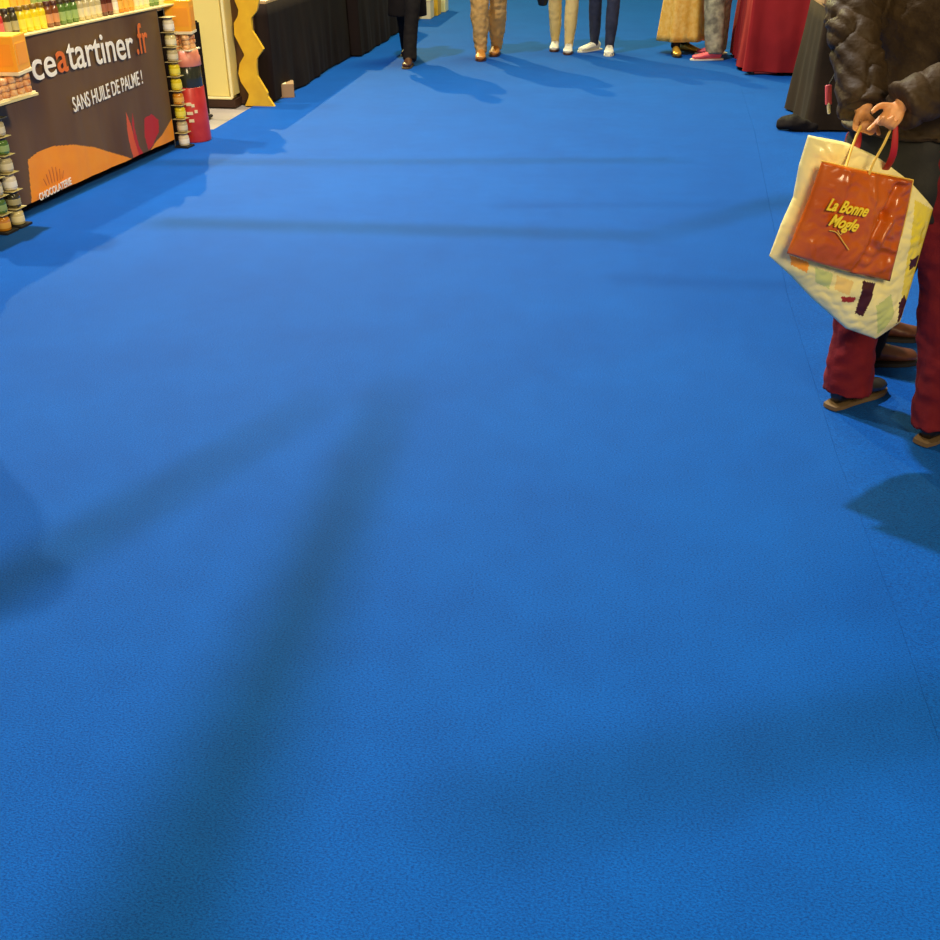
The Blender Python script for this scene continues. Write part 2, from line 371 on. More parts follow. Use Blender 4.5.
def pack(loc, rz, s, label, m1, m2, group=None, name='snack_box'):
    o = empty(name, loc, rz, label=label, cat='box', group=group)
    bm = bmesh.new(); box(bm, (0, 0, s[2]/2), s, bevel=.004); obj('carton', bm, m1, o)
    bm = bmesh.new(); box(bm, (s[0]*.12, -s[1]/2-.0012, s[2]*.48), (s[0]*.6, .002, s[2]*.6)); box(bm, (s[0]/2+.0012, 0, s[2]*.48), (.002, s[1]*.7, s[2]*.6)); obj('printed_panel', bm, m2, o)
    bm = bmesh.new(); box(bm, (0, 0, -.008), (s[0]*1.03, s[1]*1.03, .018), bevel=.002); obj('pale_tray_edge', bm, M['paper'], o)
    return o
def bisc(loc, rz, s, label):
    o = empty('biscuit_tray', loc, rz, label=label, cat='biscuits')
    bm = bmesh.new(); box(bm, (0, 0, .004), (s[0], s[1], .008)); obj('tray', bm, M['paper'], o)
    random.seed(3)
    nx = max(2, int(s[0]/.06)); ny = max(2, int(s[1]/.06)); bm = bmesh.new()
    for a in range(nx):
        for b in range(ny):
            for l in range(3):
                lathe(bm, [(.026, 0), (.029, .006), (.028, .024), (.02, .03)], ((a+.5)/nx*s[0]-s[0]/2+random.uniform(-.004, .004), (b+.5)/ny*s[1]-s[1]/2, .008+l*.03), 10)
    q = obj('biscuits', bm, M['biscuit'], o, True)
    return o
bisc(cx+Vector((0, 0, .6)), ang-.0, (.16, .16), 'open tray of biscuits on the red display column')
pack(cx+Vector((0, 0, .722)), math.radians(10), (.165, .15, .19), 'orange snack box on the biscuit tray of the red display column', M['amber'], M['orange'])
pack(cx+Vector((-.07, .0, .935)), math.radians(10), (.09, .12, .12), 'small orange box, topmost on the red display column', M['b_orange'], M['orange'])
# jar column between banner and red display column
def rack(u, off, kinds, label, glab, r=.043, ry=None):
    c0 = along(u, off, 0); h = len(kinds)*.093+.02
    o = empty('jar_rack', c0, ang, label=label, cat='rack')
    bm = bmesh.new(); box(bm, (0, 0, .006), (.1, .1, .012), bevel=.002); obj('base', bm, M['dksole'], o)
    for sx in (-1, 1):
        bm = bmesh.new(); tube(bm, [(sx*.046, .046, .01, .003), (sx*.046, .046, h+.02, .003)], 8, 1); obj('upright', bm, M['metal'], o)
    for i, k in enumerate(kinds):
        nm, gr = glab(i, k)
        place_jar(k, 'stack', c0+Vector((0, 0, .013+i*.0915)), nm, gr)
        bm = bmesh.new(); box(bm, (0, 0, .0118+i*.0915+.0865), (.09, .08, .002)); obj('rack_shelf', bm, M['shelf'], o)
kn = ['white', 'pale', 'yellow', 'orange', 'yellow', 'yellow', 'pale', 'cream', 'white']
rack(1.985, .05, kn, 'narrow rack of stacked jars between the sauce banner and red display column', lambda i, k: (f'{k} jar in the narrow rack beside the red display column', f'{k} jars in the rack by the red column'))
kn2 = ['cream', 'olive', 'white', 'pale', 'green', 'pale', 'pale']
rack(.06, .07, kn2[:6], 'narrow rack of stacked jars at the near end of the sauce banner', lambda i, k: (f'{k} jar in the near-end rack at the left edge of the photo', f'{k} jars in the near-end rack'))
rack(-.06, .07, ['orange', 'green', 'pale', 'green', 'white', 'pale'], 'second rack of stacked jars, cut off by the left edge of the photo', lambda i, k: (f'{k} jar in the rack cut off by the left photo edge', f'{k} jars in the cut-off rack'))
cl = along(.03, .14, .655)
q = empty('display_ledge', cl, ang, label='small pale ledge on top of the jar racks holding biscuits at the left edge', cat='shelf')
bm = bmesh.new(); box(bm, (-.01, .0, 0), (.39, .2, .012)); obj('board', bm, M['shelf'], q)
bm = bmesh.new(); box(bm, (-.01, .0, -.01), (.36, .16, .012)); obj('underframe', bm, M['dksole'], q)
bisc(cl+Vector((0, 0, .007)), ang, (.36, .18), 'open tray of biscuits on the ledge at the left edge')
pack(cl+PL.e*.095+Vector((0, 0, .125)), math.radians(8), (.2, .17, .165), 'orange snack box on the biscuit tray at the left edge', M['amber'], M['orange'])
pack(cl+PL.e*-.13+Vector((-.08, 0, .125)), math.radians(8), (.2, .17, .165), 'amber snack box left of the orange one at the left edge', M['amber'], M['amber'])

# black post, cream counter, yellow strip
bm = bmesh.new(); p0 = at(203, 112, 7.85)
o = empty('black_panel', (-3.22, 7.9, 0), label='narrow black upright panel between red display column and cream counter', cat='panel')
box(bm, (0, 0, .36), (.13, .03, .68), bevel=.012); obj('board', bm, M['black'], o)
bm = bmesh.new(); box(bm, (0, 0, .01), (.14, .10, .02), bevel=.004); obj('foot', bm, M['dksole'], o)
t = empty('cream_counter', (-3.5, 8.42, 0), label='tall cream counter unit with pale rim and dark plinth behind the sauce stand', cat='counter')
bm = bmesh.new(); box(bm, (0, 0, .56), (.78, .2, 1.0), bevel=.03); obj('body', bm, M['cream'], t, False)
bm = bmesh.new()
for sx in (-1, 1): box(bm, (sx*.385, -.1, .56), (.02, .02, .97), bevel=.004)
for sz in (.075, 1.045): box(bm, (0, -.1, sz), (.77, .02, .02), bevel=.004)
obj('rim', bm, M['rim'], t)
bm = bmesh.new(); box(bm, (0, .01, .03), (.8, .2, .06)); obj('plinth', bm, M['dkbase'], t)
bm = bmesh.new(); box(bm, (0, 0, 1.075), (.84, .22, .03), bevel=.005); obj('worktop', bm, M['tabletop'], t)
PY = VP((-3.4, 8.42), (-2.6, 8.42))
t = empty('brown_screen', (-3.03, 8.52, 0), label='dark brown upright screen board directly behind the yellow wavy strip', cat='panel')
bm = bmesh.new(); box(bm, (0, 0, .6), (.17, .03, 1.2)); obj('board', bm, M['brownpanel'], t)
bm = bmesh.new(); box(bm, (0, .03, .015), (.17, .12, .03), bevel=.004); obj('foot', bm, M['dkbase'], t)
right = [(315, -60), (318, 0), (300, 90), (252, 150), (262, 250), (300, 310), (355, 402), (300, 480), (298, 560), (305, 620), (345, 690), (388, 760), (385, 785), (445, 872)]
left = [(100, -60), (118, 0), (150, 80), (145, 130), (112, 190), (118, 290), (150, 350), (200, 450), (160, 520), (150, 600), (170, 670), (237, 770), (232, 800), (186, 912)]
zz = lambda l: [PY.sz(220+x/8.175, y/8.175) for x, y in l]
rr, ll = zz(right), zz(left)
def xat(L, z):
    L = sorted(L, key=lambda q: q[1])
    if z <= L[0][1]: return L[0][0]
    for (xa, za), (xb, zb_) in zip(L, L[1:]):
        if z <= zb_: return xa+(xb-xa)*(z-za)/max(zb_-za, 1e-6)
    return L[-1][0]+.02*math.sin((z-L[-1][1])*25)
bm = bmesh.new(); rows = []
for k in range(89):
    z = k*.0125; a, b = xat(ll, z), xat(rr, z)
    rows.append([bm.verts.new(PY.P(u, z, 0)+Vector((0, dy, 0))) for u, dy in ((a, 0), (b, 0), (b, .035), (a, .035))])
for a, b in zip(rows, rows[1:]):
    for i in range(4): bm.faces.new((a[i], a[(i+1) % 4], b[(i+1) % 4], b[i]))
bm.faces.new(rows[0]); bm.faces.new(rows[-1])
tag(obj('wavy_strip', bm, M['yellow']), 'yellow upright strip with wavy cut edges beside the long black tablecloths', 'decoration')

# ---------------------------------------------------------------- black skirted tables, left
def skirt_table(loc, rz, L, W, H_, cloth, label, seed, clear=.015, flare=.02, amp=.02, top=None, folds=3.2, cat='table'):
    t = empty('market_table', loc, rz, label=label, cat=cat)
    bm = bmesh.new(); box(bm, (0, 0, H_-.012), (L, W, .024), bevel=.004); obj('table_top', bm, top or M['tabletop'], t)
    obj('tablecloth', skirt(L+.01, W+.01, H_-.02, clear, amp, int((L+W)*90), flare, seed, 8, folds), cloth, t, True)
    for sx in (-1, 1):
        for sy in (-1, 1):
            bm = bmesh.new(); tube(bm, [(sx*(L/2-.08), sy*(W/2-.08), 0, .014), (sx*(L/2-.08), sy*(W/2-.08), H_-.03, .014)], 10, 1); obj('leg', bm, M['metal'], t)
    return t
skirt_table((-3.24, 9.86, 0), math.radians(90), 2.5, .76, .77, M['blackc'], 'black-skirted market table next to the yellow wavy strip', 11)
skirt_table((-3.14, 12.45, 0), math.radians(90), 2.5, .78, .77, M['blackc'], 'black-skirted market table behind the walker in black, second along the left side', 23)
p = g(283, 97)
t = empty('cardboard_box', (p.x+.0, p.y+.06, 0), .3, label='brown cardboard box peeking out under the near black tablecloth', cat='box')
bm = bmesh.new(); box(bm, (0, 0, .055), (.16, .2, .11), bevel=.003); obj('carton', bm, M['card'], t)
bm = bmesh.new(); box(bm, (0, 0, .111), (.03, .2, .003)); obj('tape', bm, M['paper'], t)
# far left stand items
t = skirt_table((-3.1, 15.2, 0), math.radians(90), 1.6, .7, .75, M['brownpanel'], 'brown-skirted table far down the left side behind the yellow crates', 5)
for i, (x, y, h, c_, lb) in enumerate([(-2.66, 14.75, .22, 'paper', 'small pale box on the floor, nearest of the far-left floor boxes'), (-2.63, 15.15, .3, 'yellow', 'yellow upright crate on the floor behind the small pale box'), (-2.6, 15.6, .32, 'rim', 'pale yellow upright crate, farthest at the left edge of the carpet')]):
    t = empty('crate', (x, y, 0), 0, label=lb, cat='crate', group='crates at the far left stand')
    bm = bmesh.new(); box(bm, (0, 0, h/2), (.15, .28, h), bevel=.005); obj('carton', bm, M[c_], t)
    bm = bmesh.new(); box(bm, (0, 0, h+.006), (.156, .286, .012), bevel=.003); obj('crate_lid', bm, M['paper'], t)

# ---------------------------------------------------------------- right stands
skirt_table((1.62, 11.3, 0), 0, .92, 1.4, .8, M['red'], 'market table draped in deep red cloth on the right side of the aisle', 41, clear=.03, flare=.03, amp=.04, folds=3.6)
bm = bmesh.new(); 
tube(bm, [(1.26, 10.66, .012, .03, .012), (1.36, 10.65, .014, .035, .012), (1.46, 10.66, .012, .03, .012)], 10, 3)
tag(obj('pink_cloth_bundle', bm, M['pink'], smooth=True), 'pink folded cloth lying under the hem of the red tablecloth', 'cloth')
t = skirt_table((1.90, 8.5, 0), 0, 1.0, .76, .84, M['olive'], 'market table under a brown-black cloth right of the aisle, beside the red one', 61, clear=.012, flare=.05, amp=.03, folds=2.6, top=M['wood'])
bm = bmesh.new()
p = g(788, 130)
tube(bm, [(p.x-.06, p.y+.02, .04, .035), (p.x+.01, p.y, .05, .055), (p.x+.1, p.y-.02, .04, .05), (p.x+.2, p.y-.0, .03, .03)], 12, 4)
o = obj('gathered_corner', fuse(bm, .008, 1, fold(.02, 14)), M['black'], t, True, world=True)
t = empty('display_crate', (1.50, 8.26, .842), .0, label='beige wooden display box on the brown-black draped table', cat='box')
bm = bmesh.new(); box(bm, (0, 0, .07), (.24, .2, .14), bevel=.006); obj('body', bm, M['wood'], t)
bm = bmesh.new(); box(bm, (0, 0, .146), (.25, .21, .012), bevel=.003); obj('rim', bm, M['tabletop'], t)

# ---------------------------------------------------------------- PEOPLE
def lerp(a, b, t): return a+(b-a)*t
def hand_tubes(bm, wrist, d, nrm, side, curl=.5, curls=None, sc=1.0):
    """wrist point, pointing direction d, palm normal nrm (fingers curl toward nrm), side=+1/-1: thumb side"""
    d = Vector(d).normalized(); nrm = (Vector(nrm)-d*Vector(nrm).dot(d)).normalized(); s = d.cross(nrm)*side
    w = Vector(wrist)
    tube(bm, [(*(w-d*.03), .026*sc, .020*sc), (*(w+d*.01), .027*sc, .018*sc), (*(w+d*.045*sc), .038*sc, .016*sc), (*(w+d*.085*sc), .039*sc, .013*sc)], 12, 3, xax=s)
    for k, (off, L, r) in enumerate([(.028, .074, .0090), (.0095, .082, .0092), (-.0095, .077, .0088), (-.027, .062, .0078)]):
        cu = (curls[k] if curls else curl)*PI*.5
        p = w+d*.075*sc+s*off*sc; a = 0; pts = [(*p, r*sc*1.05)]
        for j, f in enumerate((.48, .30, .22)):
            a += cu*(.75, 1.0, .7)[j]
            p = p+(d*math.cos(a)+nrm*math.sin(a))*(L*f*sc); pts.append((*p, r*sc*(1, .93, .8)[j]))
        tube(bm, pts, 8, 3)
    p = w+d*.02+s*.026*sc; q = p+(d*.6+s*.75+nrm*.35).normalized()*.038*sc; e = q+(d*.85+s*.15+nrm*.5).normalized()*.032*sc; e2 = e+(d*.8+nrm*.6-s*.1).normalized()*.024*sc
    tube(bm, [(*p, .014*sc), (*q, .012*sc), (*e, .0105*sc), (*e2, .0085*sc)], 8, 3)

def person(name_label, loc, rz, H_=1.72, feet=None, shoe=('blacksh', 'dksole'), trouser='navy', top='grey_coat', top_hem=.62, hair='hair_d', arms=None,
           trw=1.0, hemz=.05, skirt_=None, vox=.009, puffy=0, legdisp=.006, longhair=False, coat_w=1.0, knees=None, boots=None, lift=(0, 0), shoesc=1.0, hand_dirs=None, headturn=0, taper=1.0, armw=1.0, handsc=1.0, cuff=0, cuffr=.68, extra_top=None, topdisp=None):
    """feet: list of two (x, y, yaw) in local axes, forward = +Y"""
    k = H_/1.72
    root = empty('person', loc, rz, label=name_label, cat='person')
    Rz = Matrix.Rotation(rz, 4, 'Z')
    feet = feet or [(-.11, 0, 0), (.11, 0, 0)]
    hipz = .92*k; shz = 1.42*k
    legs = []
    for i, (fx, fy, fa) in enumerate(feet):
        sx = -1 if i == 0 else 1
        hip = Vector((sx*.09*k, 0, hipz)); ank = Vector((fx, fy, .09*k+lift[i])); kn = (hip+ank)/2 + Vector((sx*.01, .035, .03))
        if knees and knees[i]: kn = Vector(knees[i])
        legs.append((hip, kn, ank, fa))
    arms = arms or [[(sx*.19*k*armw, 0, shz-.02), (sx*.25*k*armw, -.02, 1.13*k), (sx*.25*k*armw, .06, .88*k)] for sx in (-1, 1)]
    hand_dirs = hand_dirs or [((0, .15, -1), (1, 0, 0), 1, None), ((0, .15, -1), (-1, 0, 0), -1, None)]
    # --- body
    bm = bmesh.new()
    tube(bm, [(0, 0, .86*k, .15*k, .10*k), (0, 0, .95*k, .155*k, .105*k), (0, .01, 1.1*k, .125*k, .095*k), (0, .01, 1.28*k, .15*k, .11*k), (0, 0, 1.40*k, .165*k, .09*k), (0, -.005, 1.45*k, .08*k, .07*k)], 20, 4, xax=(1, 0, 0))
    tube(bm, [(0, -.01, 1.42*k, .06*k), (0, .0, 1.52*k, .052*k), (0, .01, 1.58*k, .055*k)], 14, 3, xax=(1, 0, 0))
    hc = Vector((0, .02, 1.615*k))
    tube(bm, [(0, .045, 1.525*k, .03*k, .03*k), (0, .04, 1.55*k, .05*k, .058*k), (0, .025, 1.59*k, .066*k, .082*k), (0, .015, 1.64*k, .074*k, .094*k), (0, .01, 1.68*k, .066*k, .082*k), (0, .01, 1.70*k, .04*k, .05*k)], 20, 4, xax=(1, 0, 0))
    tube(bm, [(0, .10*k, 1.635*k, .008), (0, .118*k, 1.605*k, .013), (0, .112*k, 1.593*k, .012)], 8, 3)
    tube(bm, [(-.022, .098*k, 1.567*k, .006), (0, .106*k, 1.567*k, .008), (.022, .098*k, 1.567*k, .006)], 8, 2)
    for sx in (-1, 1): tube(bm, [(sx*.076*k, .0, 1.585*k, .008, .014), (sx*.082*k, -.004, 1.61*k, .008, .018), (sx*.08*k, -.008, 1.635*k, .007, .012)], 8, 2)
    for hip, kn, ank, fa in legs:
        lw = min(trw, 1)*.9; tube(bm, [(*hip, .085*k), (*hip.lerp(kn, .5), .075*k*lw), (*kn, .052*k*lw), (*kn.lerp(ank, .35), .050*k*lw), (*kn.lerp(ank, .75), .036*k*lw), (*ank, .033*k*lw)], 14, 4)
        fd = Vector((math.sin(fa), math.cos(fa), 0))
        tube(bm, [(*(ank-fd*.03+Vector((0, 0, -.04))), .03), (*(ank+fd*.06+Vector((0, 0, -.045))), .034, .026), (*(ank+fd*.15+Vector((0, 0, -.058))), .034, .016)], 10, 3)
    for (a, b, c), hd in zip(arms, hand_dirs):
        a, b, c = Vector(a), Vector(b), Vector(c)
        tube(bm, [(*a, .052*k), (*a.lerp(b, .5), .046*k), (*b, .038*k), (*b.lerp(c, .4), .036*k), (*c, .026*k)], 12, 4)
        hand_tubes(bm, c, hd[0], hd[1], hd[2], .55, hd[3], k*handsc)
    obj('body', fuse(bm, vox*.6, 1), M['skin'], root, True)
    for sx in (-1, 1):
        bm = bmesh.new(); bmesh.ops.create_uvsphere(bm, u_segments=10, v_segments=8, radius=.012, matrix=Matrix.Translation((sx*.032*k, .092*k, 1.625*k))); obj('eye', bm, M['eye'], root, True)
    # --- hair
    bm = bmesh.new()
    tube(bm, [(0, -.012, 1.60*k, .078*k, .085*k), (0, -.012, 1.65*k, .083*k, .098*k), (0, -.004, 1.69*k, .077*k, .094*k), (0, -.002, 1.715*k, .05*k, .06*k)], 18, 3, xax=(1, 0, 0))
    if longhair: tube(bm, [(0, -.05, 1.64*k, .075, .045), (0, -.075, 1.52*k, .08, .035), (0, -.095, 1.40*k, .075, .025)], 14, 3, xax=(1, 0, 0))
    me = fuse(bm, .008, 1, fold(.006, 40))
    obj('hair', me, M[hair], root, True)
    # --- shoes
    for hip, kn, ank, fa in legs:
        fd = Vector((math.sin(fa), math.cos(fa), 0)); sd = Vector((math.cos(fa), -math.sin(fa), 0)); b0 = Vector((ank.x, ank.y, ank.z-.09*k))
        s = shoesc
        sh = empty('shoe', (0, 0, 0)); sh.parent = root
        bm = bmesh.new()
        tube(bm, [(*(b0-fd*.055*s+Vector((0, 0, .052))), .030*s, .040), (*(b0+fd*.0*s+Vector((0, 0, .056))), .036*s, .046), (*(b0+fd*.07*s+Vector((0, 0, .047))), .041*s, .034), (*(b0+fd*.14*s+Vector((0, 0, .036))), .047*s, .025), (*(b0+fd*.19*s+Vector((0, 0, .032))), .036*s, .020)], 16, 4, xax=tuple(sd))
        if boots: tube(bm, [(*(b0+Vector((0, 0, .05))), .045), (*(b0+Vector((0, 0, .3))), .058)], 14, 3)
        else: tube(bm, [(*(b0-fd*.01+Vector((0, 0, .05))), .04), (*(b0-fd*.012+Vector((0, 0, .095))), .042)], 14, 2)
        up = fuse(bm, .006, 2)
        sh_up = obj('shoe_upper', up, M[shoe[0]], root, True)
        bpy.data.objects.remove(sh); sh_up.name = 'shoe'
        # sole outline
        out = []
        prof = [(-.095, .012), (-.09, .028), (-.05, .036), (.0, .036), (.06, .04), (.12, .048), (.165, .046), (.2, .034), (.222, .012)]
        for a, w in prof: out.append((a, w))
        for a, w in prof[::-1]: out.append((a, -w))
        bm = bmesh.new(); lo = []; hi = []
        for a, w in out:
            q = b0+fd*a*s+sd*w*s; lo.append(bm.verts.new(q+Vector((0, 0, .002)))); hi.append(bm.verts.new(q*1.0+Vector((0, 0, .016))))
        bm.faces.new(lo[::-1]); bm.faces.new(hi)
        for i in range(len(lo)): bm.faces.new((lo[i], lo[(i+1) % len(lo)], hi[(i+1) % len(lo)], hi[i]))
        obj('sole', bm, M[shoe[1]], sh_up)
        if shoe[0] in ('whitesh', 'pink', 'brownsh', 'blacksh'):
            bm = bmesh.new()
            for j in range(3):
                c = b0+fd*(.045+.022*j)*s+Vector((0, 0, .086-.008*j)); tube(bm, [(*(c-sd*.018), .003), (*(c+fd*.004+Vector((0, 0, .005))), .003), (*(c+sd*.018), .003)], 6, 2)
            obj('laces', bm, M['sole' if shoe[0] != 'blacksh' else 'blacksh'], sh_up, True)
    # --- trousers
    if trouser:
        bm = bmesh.new()
        tube(bm, [(0, 0, .82*k, .15*k, .105*k), (0, 0, .93*k, .168*k, .118*k), (0, .005, 1.03*k, .15*k, .11*k)], 20, 3, xax=(1, 0, 0))
        for hip, kn, ank, fa in legs:
            hem = Vector((ank.x, ank.y-.005, ank.z-.09*k+hemz)); 
            tube(bm, [(*hip, .10*k, .105*k), (*hip.lerp(kn, .5), .09*k*trw), (*kn, .072*k*trw), (*kn.lerp(hem, .5), .066*k*trw), (*hem.lerp(kn, .08), .066*k*trw*taper), (*hem, .068*k*trw*taper)], 18, 5, flat=True, xax=(1, 0, 0))
        d1 = fold(legdisp, 9, (1.2, 1.2, .7)); d2 = fold(legdisp*.6, 26)
        obj('trousers', fuse(bm, vox, 1, lambda c: d1(c)+d2(c)), M[trouser], root, True)
    if skirt_:
        hz, rw, rb, sm = skirt_
        bm = bmesh.new(); rows = []; n = 72
        for j in range(15):
            f = j/14; z = lerp(1.0*k, hz, f); row = []
            for i in range(n):
                a = 2*PI*i/n; q = 1+.09*f*math.sin(a*7+.6*math.sin(a*2))+.04*f*math.sin(a*13+1)
                row.append(bm.verts.new((lerp(.175, rw, f**.8)*q*math.cos(a), lerp(.14, rb, f**.8)*q*math.sin(a), z)))
            rows.append(row)
        for a_, b_ in zip(rows, rows[1:]):
            for i in range(n): bm.faces.new((a_[i], a_[(i+1) % n], b_[(i+1) % n], b_[i]))
        bm.faces.new(rows[0])
        o = obj('skirt', bm, M[sm], root, True); sd_ = o.modifiers.new('s', 'SOLIDIFY'); sd_.thickness = .006
    # --- top / coat
    bm = bmesh.new(); w = coat_w
    prof = [(0, 0, top_hem, .20*k*w, .15*k*w), (0, 0, .95*k, .185*k*w, .135*k*w), (0, .01, 1.12*k, .165*k*w, .125*k*w), (0, .01, 1.28*k, .178*k*w, .135*k*w), (0, 0, 1.40*k, .175*k*w, .105*k*w), (0, -.005, 1.46*k, .09*k, .08*k), (0, -.002, 1.50*k, .07*k, .068*k)]
    if top_hem < .7: prof.insert(1, (0, 0, (top_hem+.95*k)/2, .19*k*w, .14*k*w))
    tube(bm, prof, 28, 5, xax=(1, 0, 0), flat=True)
    ar = .068*k*(1+puffy)
    for a, b, c in arms:
        a, b, c = Vector(a), Vector(b), Vector(c); e = c-(c-b).normalized()*(.02-cuff)
        tube(bm, [(*a, ar*1.1), (*a.lerp(b, .5), ar), (*b, ar*.95), (*b.lerp(e, .5), ar*.86), (*e, ar*cuffr)], 18, 6, flat=True)
    for a, b, c in arms:
        a = Vector(a); b = Vector(b); tube(bm, [(a.x*.35, a.y*.4, a.z-.03, ar*1.15), (a.x*.8, a.y, a.z-.005, ar*1.2), (*a.lerp(b, .15), ar*1.18), (*a.lerp(b, .4), ar*1.02)], 16, 4)
    dd = topdisp or fold(.006, 8)
    obj('jacket', fuse(bm, vox, 2, dd), M[top], root, True)
    return root, legs

# --- near shopper, seen from behind with bags held behind the back
C1 = Vector((.865, 3.34, 0)); fwd = Vector((.66, .75, 0)); rz1 = math.atan2(-fwd.x, fwd.y)
Ri = Matrix.Rotation(-rz1, 4, 'Z')
def loc1(p): q = Ri @ (Vector(p)-C1); return q
def l1(px, py, Y): return tuple(loc1(at(px, py, Y)))
hA = at(863, 107, 3.08); hB = at(903, 105, 2.96)
def footl(px, py):
    q = loc1(g(px, py)); return q
fl = footl(845, 403); fr_ = footl(935, 438)
def quilt(c):
    s = c.z+.35*c.x+.25*c.y+.05*noise.noise(Vector((c.x*5, c.y*5, c.z*4)))
    arm = min(1, max(0, (math.hypot(c.x, c.y*1.2)-.17)/.05))
    n = noise.noise(Vector((c.x*9, c.y*9, c.z*6)))
    return (.25+.75*arm)*(.008*abs(math.sin(PI*s/.05))**.7-.005)+.007*n-.010*arm*max(0, 1-abs(noise.noise(Vector((c.x*7+3, c.y*7, c.z*11))))*9)+.005*noise.noise(c*24)
P1, legs1 = person('shopper in brown padded jacket and burgundy trousers holding bags behind their back', C1, rz1, 1.72,
    feet=[(fl.x, fl.y, .12), (fr_.x, fr_.y, .10)], shoe=('blacksh', 'sole'), trouser='burgundy', top='puffer', top_hem=.96, hair='hair_g',
    arms=[[(-.20, -.01, 1.40), l1(853, 16, 3.26), tuple(loc1(hA))], [(.20, -.01, 1.40), l1(975, 75, 3.05), tuple(loc1(hB))]],
    hand_dirs=[(tuple(loc1(at(858, 142, 3.04))-loc1(hA)), tuple(Ri.to_3x3() @ Vector((.55, -.85, .1))), -1, [.8, .9, .95, 1.0]),
               (tuple(loc1(at(876, 134, 2.93))-loc1(hB)), tuple(Ri.to_3x3() @ Vector((-.45, -.9, .1))), 1, [.12, .6, .8, .9])], handsc=.74, cuff=.030, cuffr=.82, shoesc=.95,
    trw=1.2, hemz=.05, vox=.008, puffy=.16, legdisp=.012, coat_w=1.06, topdisp=quilt)
bm = bmesh.new()
tube(bm, [(0, -.0, .71, .20, .155), (0, 0, .82, .195, .15), (0, 0, .94, .175, .13), (0, 0, 1.0, .14, .10)], 28, 4, xax=(1, 0, 0), flat=True)
tag(obj('under_jacket', fuse(bm, .008, 1, fold(.012, 9)), M['inner'], P1, True), label='black lower garment under the jacket')
# zipper tag hanging by the sleeve
bm = bmesh.new(); a = at(828.5, 86, 3.40); b = at(828.5, 104, 3.38)
tube(bm, [(*a, .010, .005), (*b, .010, .005)], 10, 2, xax=(1, 0, 0)); zt_ = tag(obj('hanging_tag', bm, M['pink'], P1, True, world=True), label='small pink and white tag')
bm = bmesh.new(); c_ = at(829, 113, 3.37); tube(bm, [(*b, .006), (*c_, .005)], 8, 2); o = obj('tag_end', bm, M['paper'], P1, True, world=True)
bm = bmesh.new(); tube(bm, [(*at(836, 72, 3.42), .002), (*a, .002)], 6, 2); obj('tag_cord', bm, M['inner'], P1, True, world=True)

# --- second shopper beyond
q = g(888, 368)
C2 = Vector((1.07, 3.93, 0))
def fw(p, c, rz): return Matrix.Rotation(-rz, 4, 'Z') @ (Vector((p.x, p.y, 0))-c)
rz2 = math.radians(-80)
a2 = fw(g(862, 364), C2, rz2); b2 = fw(g(868, 338), C2, rz2)
person('shopper in black standing half hidden behind the padded jacket, brown shoes', C2, rz2, 1.66, feet=[(b2.x, b2.y, .1), (a2.x, a2.y, -.05)], shoe=('brownsh', 'dksole'), trouser='black', top='black', top_hem=.72, trw=1.0, hair='hair_d')

# --- walkers far away
def walker(label, pL, pR, faceturn=0, centre=None, **k):
    """pL = pixel of the foot on the person's right (image left)"""
    a = g(*pL[:2]); b = g(*pR[:2]); c = centre or (a+b)/2; c = Vector((c.x, c.y, 0)); rz = PI+faceturn
    fa = fw(a, c, rz); fb = fw(b, c, rz)
    # facing the camera: image left foot is person's right foot
    return person(label, c, rz, feet=[(fb.x, fb.y, pR[2]), (fa.x, fa.y, pL[2])], vox=.012, **k)
walker('walker in a long black coat stepping past the black tablecloths on the left', (408, 54, 0), (409.5, 66, 0), 0, shoe=('brownsh', 'sole'), trouser='black', top='black', top_hem=.42, coat_w=1.0, H_=1.74, trw=1.05)
walker('walker in tan trousers and tan shoes in the middle of the aisle', (481, 58, 0), (496, 53.5, .1), .1, shoe=('tansh', 'brownsh'), trouser='tan', top='brown_coat', top_hem=.85, H_=1.76, trw=1.3, taper=.68, legdisp=.014, shoesc=1.2)
walker('walker in pale beige trousers left of the one in dark jeans', (555, 49, 0), (568.5, 52, 0), 0, shoe=('whitesh', 'brownsh'), trouser='beige', top='cream_coat', top_hem=.9, H_=1.68, trw=1.05, taper=.7, armw=.8, coat_w=.85, shoesc=1.12, hair='hair_d', longhair=True)
walker('walker in dark jeans and white trainers', (594, 50.5, .7), (609, 53.5, 0), 0, shoe=('whitesh', 'whitesh'), trouser='navy', top='blue_coat', top_hem=.85, H_=1.72, trw=1.0, taper=.75, armw=.8, coat_w=.85, shoesc=1.12)
walker('visitor in a flared ochre skirt and dark boots', (675, 55, .1), (684, 51, -.6), .2, coat_w=.84, armw=.8, shoe=('goldsh', 'dksole'), boots=False, trouser='black', top='brown_coat', top_hem=.92, H_=1.66, trw=.75, hemz=.07, skirt_=(.13, .25, .2, 'gold'), longhair=True)
W6, _ = walker('visitor in grey jeans and pink trainers beside the red draped table', (713, 60, 0), (717, 54, 0), -math.radians(75), coat_w=.84, armw=.8, shoe=('pink', 'whitesh'), trouser='greyj', top='coral', top_hem=.8, H_=1.68, trw=1.6, taper=.85, shoesc=1.1)
p = at(703, 20, 11.95)
t = empty('tote_bag', (p.x-.02, p.y, .22), 0, label='coral tote bag hanging between the ochre skirt and grey jeans', cat='bag')
bm = bmesh.new(); tube(bm, [(0, 0, .04, .03, .04), (0, 0, .2, .055, .05), (0, 0, .42, .05, .04)], 16, 4, xax=(1, 0, 0)); obj('bag_body', fuse(bm, .012, 1, fold(.01, 12)), M['coral'], t, True)
bm = bmesh.new(); tube(bm, [(-.04, 0, .42, .005), (-.03, 0, .56, .005), (.03, 0, .56, .005), (.04, 0, .42, .005)], 8, 4); obj('handle', bm, M['coral'], t, True)
